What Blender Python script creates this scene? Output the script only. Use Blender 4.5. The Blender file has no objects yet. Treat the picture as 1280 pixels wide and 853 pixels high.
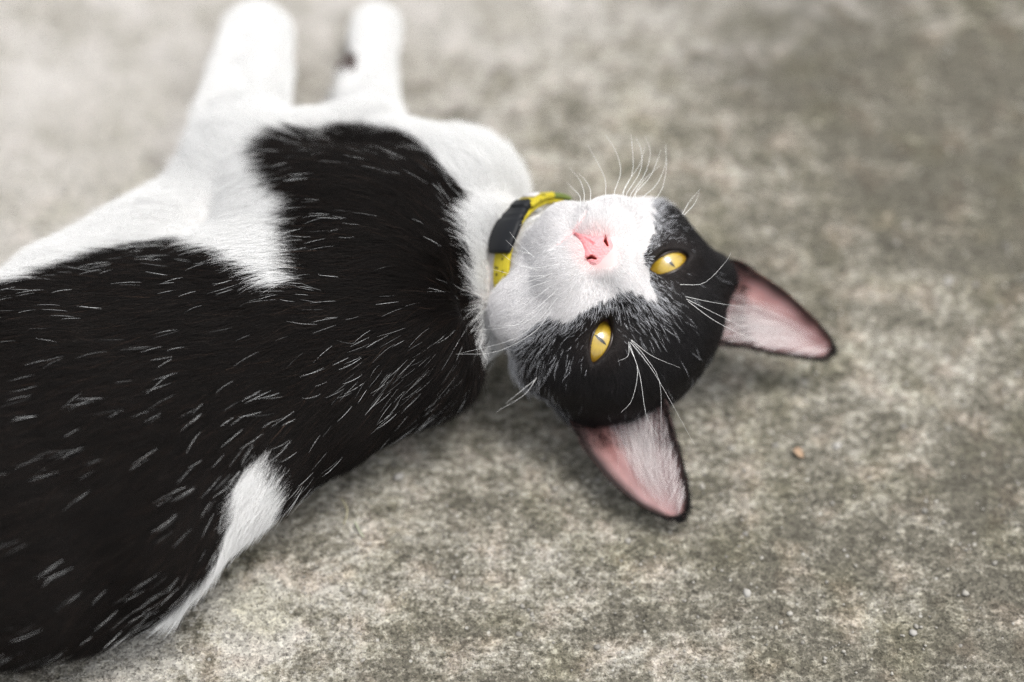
import bpy, math, random
import numpy as np
from mathutils import Vector, Matrix

scene = bpy.context.scene
COL = scene.collection
rng = np.random.default_rng(7)
random.seed(7)
CM = 0.01

# ------------------------------------------------------------------ camera
PITCH = math.radians(55.0)
CAM_D = 0.822
FOCAL = 70.0
CAM = np.array([0.0, -CAM_D * math.cos(PITCH), CAM_D * math.sin(PITCH)])
AX_F = np.array([0.0, math.cos(PITCH), -math.sin(PITCH)])      # view axis
AX_R = np.array([1.0, 0.0, 0.0])
AX_U = np.array([0.0, math.sin(PITCH), math.cos(PITCH)])
AX_B = -AX_F
FPX = FOCAL / 36.0 * 1280.0

cam_data = bpy.data.cameras.new("camera")
cam = bpy.data.objects.new("camera", cam_data)
COL.objects.link(cam)
cam.location = CAM
cam.rotation_euler = (math.pi / 2 - PITCH, 0, 0)
cam_data.lens = FOCAL
cam_data.sensor_width = 36.0
cam_data.clip_start = 0.01
cam_data.clip_end = 400.0
cam_data.dof.use_dof = True
cam_data.dof.focus_distance = 0.735
cam_data.dof.aperture_fstop = 2.5
scene.camera = cam

# ------------------------------------------------------------------ light
SUN_DIR = np.array([0.28, 0.04, 0.95]); SUN_DIR = SUN_DIR / np.linalg.norm(SUN_DIR)
world = bpy.data.worlds.new("World")
scene.world = world
world.use_nodes = True
wn = world.node_tree
bg = wn.nodes["Background"]
sky = wn.nodes.new("ShaderNodeTexSky")
sky.sky_type = 'NISHITA'
sky.sun_disc = False
sky.sun_elevation = math.asin(SUN_DIR[2])
sky.sun_rotation = math.atan2(SUN_DIR[0], SUN_DIR[1])
sky.dust_density = 4.0
sky.air_density = 1.0
hs = wn.nodes.new("ShaderNodeHueSaturation")
hs.inputs["Saturation"].default_value = 0.22                    # overcast: a nearly grey sky
wn.links.new(sky.outputs[0], hs.inputs["Color"])
wn.links.new(hs.outputs[0], bg.inputs["Color"])
bg.inputs["Strength"].default_value = 0.15
sun_data = bpy.data.lights.new("sun", 'SUN')
sun_data.energy = 1.3
sun_data.angle = math.radians(21)
sun_data.color = (1.0, 0.97, 0.93)
sun = bpy.data.objects.new("sun", sun_data)
COL.objects.link(sun)
sun.location = (0, 0, 3)
sun.rotation_euler = Vector(SUN_DIR).to_track_quat('Z', 'Y').to_euler()

vs = scene.view_settings
vs.view_transform = 'Standard'
vs.look = 'None'
vs.exposure = 0.60
vs.gamma = 1.0
scene.cycles.use_denoising = True
scene.cycles.denoising_prefilter = 'NONE'
scene.cycles.max_bounces = 8
scene.cycles.diffuse_bounces = 5
scene.cycles_curves.shape = 'RIBBONS'


# ------------------------------------------------------------------ helpers
def ray_dir(px, py):
    return AX_F + (px - 640.0) / FPX * AX_R + (426.5 - py) / FPX * AX_U


def at_h(px, py, h_cm):
    """the place h_cm above the ground seen at this spot of the photo"""
    r = ray_dir(px, py)
    return CAM + r * ((h_cm * CM - CAM[2]) / r[2])


def at_d(px, py, depth):
    return CAM + ray_dir(px, py) * depth


def project(P):
    v = P - CAM
    d = v @ AX_F
    return 640.0 + FPX * (v @ AX_R) / d, 426.5 - FPX * (v @ AX_U) / d


def norm(v):
    return v / np.maximum(np.linalg.norm(v, axis=-1, keepdims=True), 1e-12)


def tag(o, label=None, cat=None, group=None, kind=None):
    for k, v in (("label", label), ("category", cat), ("group", group), ("kind", kind)):
        if v:
            o[k] = v
    return o


def hash3(ix, iy, iz, seed):
    h = (ix.astype(np.int64) * 374761393 + iy.astype(np.int64) * 668265263 + iz.astype(np.int64) * 2147483647 + seed * 974634777) & 0xFFFFFFFF
    h = ((h ^ (h >> 13)) * 1274126177) & 0xFFFFFFFF
    h = (h ^ (h >> 16)) & 0xFFFFFF
    return h.astype(np.float64) / float(0xFFFFFF)


def vnoise(P, scale, seed=0):
    """value noise in [-1, 1]"""
    q = np.asarray(P) * scale + 1000.0
    i = np.floor(q).astype(np.int64)
    f = q - i
    f = f * f * (3 - 2 * f)
    out = 0
    for a in (0, 1):
        wa = f[..., 0] if a else 1 - f[..., 0]
        for b in (0, 1):
            wb = f[..., 1] if b else 1 - f[..., 1]
            for c in (0, 1):
                wc = f[..., 2] if c else 1 - f[..., 2]
                out = out + wa * wb * wc * hash3(i[..., 0] + a, i[..., 1] + b, i[..., 2] + c, seed)
    return out * 2 - 1


def in_poly(px, py, poly):
    poly = np.asarray(poly, float)
    inside = np.zeros(px.shape, bool)
    x1, y1 = poly[:, 0], poly[:, 1]
    x2, y2 = np.roll(x1, -1), np.roll(y1, -1)
    for a, b, c, d in zip(x1, y1, x2, y2):
        if b == d:
            continue
        cond = ((b > py) != (d > py)) & (px < (c - a) * (py - b) / (d - b) + a)
        inside ^= cond
    return inside


def poly_dist(px, py, poly):
    """signed distance to a polygon, positive inside"""
    poly = np.asarray(poly, float)
    best = np.full(px.shape, 1e9)
    for i in range(len(poly)):
        a, b = poly[i], poly[(i + 1) % len(poly)]
        ab = b - a
        t = np.clip(((px - a[0]) * ab[0] + (py - a[1]) * ab[1]) / max(ab @ ab, 1e-9), 0, 1)
        best = np.minimum(best, np.hypot(px - a[0] - t * ab[0], py - a[1] - t * ab[1]))
    return np.where(in_poly(px, py, poly), best, -best)


def mesh_np(name, V, Fq, mat, parent=None, smooth=True, col=None):
    me = bpy.data.meshes.new(name)
    V = np.asarray(V, np.float32)
    Fq = np.asarray(Fq, np.int32)
    n = Fq.shape[1]
    me.vertices.add(len(V))
    me.vertices.foreach_set("co", V.ravel())
    me.loops.add(Fq.size)
    me.loops.foreach_set("vertex_index", Fq.ravel())
    me.polygons.add(len(Fq))
    me.polygons.foreach_set("loop_start", np.arange(0, Fq.size, n, dtype=np.int32))
    me.update(calc_edges=True)
    if smooth:
        me.polygons.foreach_set("use_smooth", np.ones(len(Fq), bool))
    if col is not None:
        at = me.color_attributes.new("coat", 'FLOAT_COLOR', 'POINT')
        c4 = np.ones((len(V), 4), np.float32)
        c4[:, :3] = col
        at.data.foreach_set("color", c4.ravel())
    if mat:
        me.materials.append(mat)
    o = bpy.data.objects.new(name, me)
    COL.objects.link(o)
    if parent:
        o.parent = parent
    return o


def hair_np(name, P, R, C, mat, parent=None, label=None):
    """strands: P (n,k,3), R (n,k), C (n,3)"""
    n, k = P.shape[:2]
    h = bpy.data.hair_curves.new(name)
    h.add_curves([k] * n)
    h.position_data.foreach_set("vector", np.ascontiguousarray(P, np.float32).ravel())
    ra = h.attributes.get("radius") or h.attributes.new("radius", 'FLOAT', 'POINT')
    ra.data.foreach_set("value", np.ascontiguousarray(R, np.float32).ravel())
    ca = h.attributes.new("coat", 'FLOAT_COLOR', 'CURVE')
    c4 = np.ones((n, 4), np.float32)
    c4[:, :3] = C
    ca.data.foreach_set("color", c4.ravel())
    h.materials.append(mat)
    o = bpy.data.objects.new(name, h)
    COL.objects.link(o)
    if parent:
        o.parent = parent
    o["kind"] = "stuff"
    if label:
        o["label"] = label
    return o


def surface_nets(F, xs, ys, zs):
    F = F.astype(np.float32)
    S = F < 0
    nx, ny, nz = F.shape
    cnt = np.zeros((nx - 1, ny - 1, nz - 1), np.int8)
    for a in (0, 1):
        for b in (0, 1):
            for c in (0, 1):
                cnt += S[a:nx - 1 + a, b:ny - 1 + b, c:nz - 1 + c]
    act = (cnt > 0) & (cnt < 8)
    I, J, K = np.nonzero(act)
    ids = np.full(act.shape, -1, np.int64)
    ids[I, J, K] = np.arange(len(I))
    corner = {}
    for a in (0, 1):
        for b in (0, 1):
            for c in (0, 1):
                corner[a, b, c] = F[I + a, J + b, K + c]
    acc = np.zeros((len(I), 3))
    num = np.zeros(len(I))
    for ax in range(3):
        o1, o2 = [q for q in range(3) if q != ax]
        for b in (0, 1):
            for c in (0, 1):
                k0 = [0, 0, 0]; k0[o1] = b; k0[o2] = c
                k1 = list(k0); k1[ax] = 1
                f0, f1 = corner[tuple(k0)], corner[tuple(k1)]
                m = (f0 < 0) != (f1 < 0)
                t = np.where(m, f0 / np.where(m, f0 - f1, 1), 0)
                p = np.zeros((len(I), 3)); p[:, o1] = b; p[:, o2] = c; p[:, ax] = t
                acc += np.where(m[:, None], p, 0)
                num += m
    u = acc / num[:, None]
    V = np.stack([xs[I] + u[:, 0] * (xs[I + 1] - xs[I]), ys[J] + u[:, 1] * (ys[J + 1] - ys[J]), zs[K] + u[:, 2] * (zs[K + 1] - zs[K])], 1)
    quads = []
    for ax in range(3):
        o1, o2 = (ax + 1) % 3, (ax + 2) % 3
        sl0 = [slice(1, -1)] * 3; sl1 = [slice(1, -1)] * 3
        sl0[ax] = slice(0, -1); sl1[ax] = slice(1, None)
        s0, s1 = S[tuple(sl0)], S[tuple(sl1)]
        A = np.argwhere(s0 != s1)
        if not len(A):
            continue
        flip = s0[tuple(A.T)]
        base = A.copy(); base[:, o1] += 1; base[:, o2] += 1
        q = []
        for d1, d2 in ((-1, -1), (0, -1), (0, 0), (-1, 0)):
            c = base.copy(); c[:, o1] += d1; c[:, o2] += d2
            q.append(ids[c[:, 0], c[:, 1], c[:, 2]])
        q = np.stack(q, 1)
        q[~flip] = q[~flip][:, ::-1]
        quads.append(q)
    Q = np.concatenate(quads)
    return V, Q[(Q >= 0).all(1)]


def vert_normals(V, Q):
    n = np.cross(V[Q[:, 2]] - V[Q[:, 0]], V[Q[:, 3]] - V[Q[:, 1]])
    N = np.zeros_like(V)
    for k in range(4):
        np.add.at(N, Q[:, k], n)
    return norm(N)


def smin(a, b, k):
    h = np.clip(0.5 + 0.5 * (b - a) / k, 0, 1)
    return b + (a - b) * h - k * h * (1 - h)


def smax(a, b, k):
    return -smin(-a, -b, k)


def sd_cone(P, a, b, ra, rb):
    a = np.asarray(a, float); b = np.asarray(b, float)
    ab = b - a
    t = np.clip(((P - a) @ ab) / (ab @ ab), 0, 1)
    return np.linalg.norm(P - a - t[..., None] * ab, axis=-1) - (ra + (rb - ra) * t)


def sd_ell(P, c, r):
    q = (P - np.asarray(c, float)) / np.asarray(r, float)
    k0 = np.linalg.norm(q, axis=-1)
    k1 = np.linalg.norm(q / np.asarray(r, float), axis=-1)
    return np.where(k0 < 1e-6, -np.min(r), k0 * (k0 - 1) / np.maximum(k1, 1e-9))


# ------------------------------------------------------------------ material helpers
def new_mat(name):
    m = bpy.data.materials.new(name)
    m.use_nodes = True
    nt = m.node_tree
    return m, nt, nt.nodes["Principled BSDF"]


def nd(nt, typ, **kw):
    n = nt.nodes.new(typ)
    for k, v in kw.items():
        if k in n.inputs:
            n.inputs[k].default_value = v
        else:
            setattr(n, k, v)
    return n


def simple_mat(name, col, rough=0.5, spec=0.5, **kw):
    m, nt, b = new_mat(name)
    b.inputs["Base Color"].default_value = (*col, 1)
    b.inputs["Roughness"].default_value = rough
    b.inputs["Specular IOR Level"].default_value = spec
    for k, v in kw.items():
        b.inputs[k.replace("_", " ")].default_value = v
    return m


def coat_mat(name, rough, spec, sss=0.0):
    m, nt, b = new_mat(name)
    a = nd(nt, "ShaderNodeAttribute", attribute_name="coat")
    nt.links.new(a.outputs["Color"], b.inputs["Base Color"])
    b.inputs["Roughness"].default_value = rough
    b.inputs["Specular IOR Level"].default_value = spec
    if sss:
        b.inputs["Subsurface Weight"].default_value = sss
        b.inputs["Subsurface Radius"].default_value = (1.0, 0.35, 0.25)
        b.inputs["Subsurface Scale"].default_value = 0.003
    return m


# ------------------------------------------------------------------ ground
def ground_material():
    m, nt, b = new_mat("weathered_concrete")
    L = nt.links.new
    tc = nd(nt, "ShaderNodeTexCoord")
    pos = tc.outputs["Object"]

    def noise(scale, detail=4.0, rough=0.6, vec=pos, dist=0.0):
        n = nd(nt, "ShaderNodeTexNoise", Scale=scale, Detail=detail, Roughness=rough, Distortion=dist)
        L(vec, n.inputs["Vector"])
        return n.outputs["Fac"]

    def ramp(src, stops):
        r = nd(nt, "ShaderNodeValToRGB")
        e = r.color_ramp.elements
        while len(e) < len(stops):
            e.new(0.5)
        for el, (p, c) in zip(e, stops):
            el.position = p
            el.color = (c, c, c, 1) if isinstance(c, (int, float)) else (*c, 1)
        L(src, r.inputs["Fac"])
        return r.outputs["Color"]

    def mix(fac, a, c, mode='MIX'):
        x = nd(nt, "ShaderNodeMix", data_type='RGBA', blend_type=mode)
        for s, v in ((0, fac), (6, a), (7, c)):
            if isinstance(v, (int, float)):
                x.inputs[s].default_value = v
            elif isinstance(v, tuple):
                x.inputs[s].default_value = (*v, 1)
            else:
                L(v, x.inputs[s])
        return x.outputs[2]

    def mth(op, a, c=0.0, d=None):
        x = nd(nt, "ShaderNodeMath", operation=op)
        for s, v in ((0, a), (1, c), (2, d)):
            if v is None:
                continue
            if isinstance(v, (int, float)):
                x.inputs[s].default_value = v
            else:
                L(v, x.inputs[s])
        return x.outputs[0]

    sep = nd(nt, "ShaderNodeSeparateXYZ"); L(pos, sep.inputs[0])
    # brushed streaks running with x
    mp = nd(nt, "ShaderNodeMapping"); L(pos, mp.inputs["Vector"]); mp.inputs["Scale"].default_value = (0.78, 1.0, 1.0)
    st = mp.outputs["Vector"]
    mp2 = nd(nt, "ShaderNodeMapping"); L(pos, mp2.inputs["Vector"]); mp2.inputs["Scale"].default_value = (0.10, 1.0, 1.0)
    sv = mp2.outputs["Vector"]
    # wear: where the pale cement skin is left (high) and where it has gone (low)
    big = noise(9.0, 3.0, 0.55)
    mid = noise(58.0, 4.0, 0.62)
    fine = noise(400.0, 5.0, 0.72, st)
    grit = noise(800.0, 3.0, 0.65)
    # large-scale wear map: paler at far left / near left, darker mossy at the right
    gx = mth('MULTIPLY', sep.outputs["X"], -1.0)
    gy = mth('MULTIPLY', sep.outputs["Y"], 0.18)
    grad = mth('ADD', gx, gy)
    w = mth('ADD', mth('MULTIPLY', ramp(big, [(0.33, 0.05), (0.67, 0.95)]), 0.42), mth('MULTIPLY', ramp(mid, [(0.36, 0.0), (0.64, 1.0)]), 0.36))
    w = mth('ADD', w, grad)
    brush = noise(95.0, 3.0, 0.6, sv)
    w = mth('ADD', w, mth('MULTIPLY', ramp(brush, [(0.38, 0.0), (0.62, 1.0)]), 0.18))
    w = mth('ADD', w, 0.045)
    # named stains, pale smooth patches, and shade painted beside the head (x, y, radius, gain)
    for (px, py, r, g) in PATCHES:
        c = at_h(px, py, 0)
        vd = nd(nt, "ShaderNodeVectorMath", operation='DISTANCE')
        mpp = nd(nt, "ShaderNodeMapping"); L(pos, mpp.inputs["Vector"])
        wob = nd(nt, "ShaderNodeTexNoise", Scale=55.0, Detail=5.0, Roughness=0.65); L(pos, wob.inputs["Vector"])
        ad = nd(nt, "ShaderNodeMix", data_type='VECTOR'); ad.inputs[0].default_value = 0.06
        L(pos, ad.inputs[4]); L(wob.outputs["Color"], ad.inputs[5])
        L(ad.outputs[1], vd.inputs[0]); vd.inputs[1].default_value = (c[0] * 0.94 + 0.03, c[1] * 0.94 + 0.03, 0.03)
        f = nd(nt, "ShaderNodeMapRange"); L(vd.outputs["Value"], f.inputs[0])
        f.inputs[1].default_value = r; f.inputs[2].default_value = r * 0.62
        f.inputs[3].default_value = 0.0; f.inputs[4].default_value = g
        w = mth('ADD', w, f.outputs[0])
    fine_c = ramp(fine, [(0.38, 0.0), (0.62, 1.0)])
    grit_c = ramp(grit, [(0.36, 0.0), (0.64, 1.0)])
    clot = ramp(noise(240.0, 4.0, 0.68, st), [(0.38, 0.0), (0.62, 1.0)])
    g1 = mth('ADD', mth('MULTIPLY', fine_c, 0.70), mth('MULTIPLY', grit_c, 0.42))
    g1 = mth('ADD', g1, mth('MULTIPLY', clot, 0.36))
    t = mth('ADD', w, mth('MULTIPLY', g1, 0.58))
    rs = nd(nt, "ShaderNodeMapRange"); L(t, rs.inputs[0])
    rs.inputs[1].default_value = 0.55; rs.inputs[2].default_value = 1.50
    base = ramp(rs.outputs[0], [(0.10, (0.132, 0.122, 0.096)), (0.32, (0.218, 0.202, 0.161)), (0.48, (0.310, 0.291, 0.241)), (0.66, (0.418, 0.394, 0.336)), (0.90, (0.51, 0.486, 0.432))])
    gv = nd(nt, "ShaderNodeTexVoronoi", Scale=520.0); L(st, gv.inputs["Vector"])
    gs = nd(nt, "ShaderNodeSeparateColor"); L(gv.outputs["Color"], gs.inputs[0])
    gv2 = nd(nt, "ShaderNodeTexVoronoi", Scale=1150.0); L(pos, gv2.inputs["Vector"])
    gs2 = nd(nt, "ShaderNodeSeparateColor"); L(gv2.outputs["Color"], gs2.inputs[0])
    grain = mth('ADD', mth('MULTIPLY', gs.outputs[0], 0.55), mth('MULTIPLY', gs2.outputs[0], 0.62))
    grain = mth('ADD', grain, 0.43)
    gc = nd(nt, "ShaderNodeCombineColor"); L(grain, gc.inputs[0]); L(grain, gc.inputs[1]); L(grain, gc.inputs[2])
    base = mix(1.0, base, gc.outputs[0], 'MULTIPLY')
    # moss tint in the worn hollows, bluish grey elsewhere
    moss = ramp(noise(26.0, 3.0, 0.6), [(0.50, 0.0), (0.70, 1.0)])
    base = mix(mth('MULTIPLY', moss, 0.55), base, mix(1.0, base, (0.95, 0.95, 0.80), 'MULTIPLY'))
    pink = ramp(noise(60.0, 2.0, 0.5), [(0.52, 0.0), (0.68, 1.0)])
    base = mix(mth('MULTIPLY', pink, 0.5), base, mix(1.0, base, (1.08, 0.96, 0.92), 'MULTIPLY'))
    # paler toward the far left of the slab
    far = nd(nt, "ShaderNodeMapRange"); far.interpolation_type = 'SMOOTHSTEP'
    fl = mth('ADD', mth('SUBTRACT', mth('MULTIPLY', sep.outputs["Y"], 1.0), mth('MULTIPLY', sep.outputs["X"], 0.55)), mth('MULTIPLY', mth('SUBTRACT', mid, 0.5), 0.22))
    L(fl, far.inputs[0]); far.inputs[1].default_value = 0.06; far.inputs[2].default_value = 0.24
    pale = mix(ramp(noise(30.0, 4.0, 0.6), [(0.36, 0.0), (0.6, 1.0)]), (0.40, 0.378, 0.335), (0.60, 0.572, 0.540))
    base = mix(mth('MULTIPLY', far.outputs[0], 0.85), base, pale)
    # dark and light specks
    sp = ramp(noise(900.0, 2.0, 0.5), [(0.30, 0.45), (0.42, 1.0)])
    base = mix(1.0, base, sp, 'MULTIPLY')
    vo = nd(nt, "ShaderNodeTexVoronoi", Scale=240.0); L(pos, vo.inputs["Vector"])
    spk = ramp(vo.outputs["Distance"], [(0.10, 1.0), (0.20, 0.0)])
    vsel = nd(nt, "ShaderNodeSeparateColor"); L(vo.outputs["Color"], vsel.inputs[0])
    sel = ramp(vsel.outputs[0], [(0.80, 0.0), (0.84, 1.0)])
    base = mix(mth('MULTIPLY', mth('MULTIPLY', spk, sel), 0.7), base, (0.62, 0.60, 0.55))
    L(base, b.inputs["Base Color"])
    b.inputs["Roughness"].default_value = 0.92
    b.inputs["Specular IOR Level"].default_value = 0.25
    hgt = mth('ADD', mth('MULTIPLY', g1, 0.6), mth('MULTIPLY', mid, 0.5))
    bp = nd(nt, "ShaderNodeBump", Strength=0.75, Distance=0.0022)
    L(hgt, bp.inputs["Height"])
    L(bp.outputs[0], b.inputs["Normal"])
    return m


PATCHES = [(312, 785, 0.034, -0.16), (312, 782, 0.024, 0.66), (165, 838, 0.034, -0.12), (155, 845, 0.028, 0.52), (95, 150, 0.05, 0.15), (1180, 150, 0.11, -0.12), (1180, 720, 0.09, -0.10), (640, 560, 0.05, -0.12), (560, 800, 0.06, 0.06), (228, 105, 0.010, -0.35), (212, 178, 0.013, -0.45), (205, 75, 0.012, -0.25), (965, 75, 0.03, -0.15), (1240, 60, 0.03, -0.2)]  # the dark patch below the cheek is the head's shade put into the colour


def build_ground():
    # fine relief near the camera, widening to the horizon
    inner = np.arange(-0.40, 0.4001, 0.004)
    outer = np.array([0.5, 0.7, 1.0, 1.6, 3, 6, 12, 25, 60, 150])
    xs = np.concatenate([-outer[::-1], inner, outer])
    X, Y = np.meshgrid(xs, xs, indexing='ij')
    P = np.stack([X, Y, np.zeros_like(X)], -1)
    near = (np.abs(X) < 0.45) & (np.abs(Y) < 0.45)
    Z = vnoise(P, 22, 3) * 0.0006 + vnoise(P, 60, 4) * 0.0004 + vnoise(P, 140, 5) * 0.0003
    P[..., 2] = np.where(near, Z - 0.0005, -0.0005)
    n = len(xs)
    idx = np.arange(n * n).reshape(n, n)
    Q = np.stack([idx[:-1, :-1], idx[1:, :-1], idx[1:, 1:], idx[:-1, 1:]], -1).reshape(-1, 4)
    g = mesh_np("ground", P.reshape(-1, 3), Q, ground_material())
    tag(g, "weathered grey concrete ground with mossy worn patches under the cat", kind="structure")
    return g


build_ground()

# ------------------------------------------------------------------ the cat: frames
DEPTH_EYE = 0.750
O_H = at_d(795, 375, DEPTH_EYE)                       # mid-point between the eyes
L_img = 0.66 * AX_R + 0.75 * AX_U
L_img = L_img / np.linalg.norm(L_img)
T_img = norm(np.cross(AX_B, L_img)) * 1.0             # right-handed: L x T = F  ->  T = F x L
HF = norm(AX_B + 0.24 * L_img + 0.04 * T_img)
HL = norm(L_img - (L_img @ HF) * HF)
HT = np.cross(HF, HL)
if HT @ (0.75 * AX_R - 0.66 * AX_U) < 0:              # ears must point to lower right
    HL = HL; HT = -HT
HB = np.stack([HL, HT, HF], 0)                        # rows: lateral, up, forward


def to_head(P):
    return ((P - O_H) @ HB.T) / CM


def from_head(q):
    return O_H + (np.asarray(q, float) * CM) @ HB


EYE_X = 2.02


def nostril(s):
    """comma slit: a short upright hole with a tail running out to the side"""
    t = s[..., :2]
    def seg(a, b, ra, rb):
        a = np.array(a); ab = np.array(b) - a
        u = np.clip(((t - a) @ ab) / (ab @ ab), 0, 1)
        return np.linalg.norm(t - a - u[..., None] * ab, axis=-1) - (ra + (rb - ra) * u)
    d = np.minimum(seg((0.34, -2.10), (0.40, -2.26), 0.028, 0.058), seg((0.40, -2.26), (0.58, -2.37), 0.054, 0.022))
    return np.maximum(d, 1.0 - s[..., 2])


def head_sdf(P):
    """P in world metres; result in cm"""
    q = to_head(P)
    s = q.copy(); s[..., 0] = np.abs(s[..., 0])
    d = sd_ell(s, (0, 0.80, -3.2), (3.95, 2.88, 3.3))                    # cranium
    d = smin(d, sd_ell(s, (2.5, -1.1, -2.6), (2.0, 2.0, 2.0)), 1.0)   # cheeks
    d = smin(d, sd_ell(s, (0, 1.4, -1.7), (2.7, 1.75, 1.45)), 0.8)        # forehead
    d = smin(d, sd_ell(s, (1.95, 0.05, -1.05), (1.28, 1.15, 1.12)), 0.5)    # lids and brow around the eyeball
    d = smin(d, sd_cone(s, (0, 0.9, -0.75), (0, -1.5, 0.95), 0.85, 0.62), 0.7)   # nose bridge
    d = smin(d, sd_ell(s, (0.92, -2.75, 0.56), (1.25, 1.0, 1.20)), 0.85)  # whisker pads
    d = smin(d, sd_ell(s, (1.6, -2.1, -0.45), (1.4, 1.45, 1.3)), 0.9)  # fills between pad and cheek
    d = smin(d, sd_ell(s, (0, -2.0, 0.6), (0.8, 0.9, 1.0)), 0.4)
    d = smin(d, sd_ell(s, (0, -3.85, -0.05), (0.95, 0.75, 0.95)), 0.6)  # chin
    d = smin(d, sd_cone(s, (0.6, -3.7, -0.8), (1.7, -2.6, -3.0), 0.95, 1.6), 0.8)  # jaw
    d = smin(d, sd_ell(s, (1.15, -1.25, -0.15), (1.05, 1.0, 0.95)), 0.7)
    for px_, py_, dz, sx_ in ((886, 345, 0.034, 1), (730, 495, 0.027, -1)):      # ear roots
        e_ = to_head(at_d(px_, py_, DEPTH_EYE + dz))
        d = smin(d, sd_cone(q, (2.4 * sx_, 0.3, -2.5), e_, 1.7, 0.85), 1.0)
    d = smin(d, sd_ell(q, to_head(at_d(662, 388, 0.757)), (1.35, 1.45, 1.2)), 0.9)      # ruff of the cheek over the collar
    # faint mouth crease either side of the philtrum
    mline = np.sqrt((s[..., 1] + 3.36 + 0.10 * s[..., 0]) ** 2 + (s[..., 2] - 1.45 + 0.30 * s[..., 0] ** 2) ** 2)
    mline = np.maximum(mline, s[..., 0] - 0.9)
    d = smax(d, -(mline - 0.07), 0.2)
    d = smax(d, -(nostril(s) - 0.02), 0.04)
    # eye opening
    ex = s[..., 0] - EYE_X; ey = s[..., 1]
    ca, sa = math.cos(math.radians(23)), math.sin(math.radians(23))
    u = ex * ca + ey * sa
    v = -ex * sa + ey * ca
    alm = np.maximum(np.abs(u) - 1.0, np.abs(v) - 0.41 * np.clip(1 - (np.abs(u) / 0.93) ** 2, 0, 1) - 0.02)
    alm = np.maximum(alm, -(s[..., 2] + 1.6))
    d = smax(d, -alm, 0.10)
    return d


NECK_C = at_d(688, 345, 0.778)
NECK_N = norm(AX_R * 0.70 + AX_B * 0.70)
TR_A = norm((at_h(0, 605, 4) - at_h(500, 372, 4)) * np.array([1, 1, 0]))
TR_P = np.cross(np.array([0, 0, 1.0]), TR_A)
TRUNK = [((-394, 721), 4.05, 3.9, 2.049), ((-35, 598), 4.0, 3.85, 1.981), ((119, 535), 4.0, 3.85, 1.964), ((353, 428), 4.1, 3.8, 1.432), ((475, 370), 4.2, 4.1, 1.333)]


def body_sdf(P):
    d = None
    for (a, b) in zip(TRUNK[:-1], TRUNK[1:]):
        A = at_h(*a[0], a[1]); B = at_h(*b[0], b[1])
        ab = B - A
        t = np.clip(((P - A) @ ab) / (ab @ ab), 0, 1)
        ratio = a[3] + (b[3] - a[3]) * t
        c = P - A - t[..., None] * ab
        pc = (c @ TR_P) / ratio
        ax = c @ TR_A
        dd = np.sqrt(pc ** 2 + ax ** 2 + c[..., 2] ** 2) / CM - (a[2] + (b[2] - a[2]) * t)
        d = dd if d is None else smin(d, dd, 0.6)
    E = lambda px, py, h: at_h(px, py, h)
    def cone(p0, p1, r0, r1):
        return sd_cone(P, E(*p0), E(*p1), r0 * CM, r1 * CM) / CM
    d = smin(d, cone((470, 300, 5.0), (560, 276, 4.4), 3.4, 2.95), 1.2)          # chest
    d = smin(d, cone((540, 360, 4.2), (600, 352, 4.6), 3.6, 2.5), 1.0)          # neck root
    nk = NECK_C
    d = smin(d, sd_cone(P, E(600, 350, 4.4), nk, 2.6 * CM, 2.5 * CM) / CM, 0.8)
    d = smin(d, sd_cone(P, nk, from_head((0, 0, -3.4)), 2.55 * CM, 2.8 * CM) / CM, 0.6)
    d = smin(d, cone((505, 232, 4.6), (570, 250, 4.4), 2.55, 2.6), 0.8)
    d = smin(d, cone((345, 195, 4.2), (455, 185, 3.6), 1.75, 1.75), 1.0)
    d = smin(d, cone((200, 730, 2.9), (115, 770, 2.9), 1.05, 1.05), 0.5)
    # near foreleg
    d = smin(d, cone((400, 290, 5.3), (298, 205, 4.6), 2.4, 1.8), 2.0)
    d = smin(d, cone((302, 205, 4.6), (313, 92, 2.3), 1.95, 1.66), 0.6)
    d = smin(d, cone((314, 92, 2.3), (321, 50, 2.0), 1.6, 1.58), 0.5)
    d = smin(d, cone((110, 365, 4.0), (270, 245, 4.2), 2.2, 1.6), 1.2)           # loose skin between belly and elbow
    # far foreleg
    d = smin(d, cone((452, 200, 3.0), (462, 100, 1.7), 1.9, 1.0), 0.8)
    d = smin(d, cone((462, 100, 1.7), (470, 38, 1.5), 0.98, 1.08), 0.4)
    d = smin(d, cone((458, 104, 1.6), (434, 90, 1.5), 0.75, 0.50), 0.3)
    # toes
    for p0, p1, r0 in (((303, 52, 1.6), (297, 33, 1.3), .62), ((315, 46, 2.1), (312, 24, 1.7), .66), ((330, 46, 2.1), (331, 24, 1.7), .66), ((341, 54, 1.6), (346, 37, 1.3), .60),
                       ((461, 40, 1.2), (457, 27, 1.0), .45), ((470, 36, 1.5), (470, 20, 1.2), .48), ((480, 40, 1.2), (484, 28, 1.0), .45)):
        d = smin(d, cone(p0, p1, r0, r0 * 0.9), 0.12)
    # the collar presses a groove into the coat
    v = P - nk
    ar = v @ NECK_N
    rr = np.linalg.norm(v - ar[..., None] * NECK_N, axis=-1) / CM
    d = smax(d, np.minimum(np.minimum(0.75 - np.abs(ar) / CM, rr - 2.5), 4.6 - rr), 0.35)
    return d


def full_sdf(P):
    return smin(body_sdf(P), head_sdf(P), 0.35)


def axis(parts):
    out = []
    for a, b, st in parts:
        out.append(np.arange(a, b - 1e-9, st))
    out.append(np.array([parts[-1][1]]))
    return np.concatenate(out)


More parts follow.
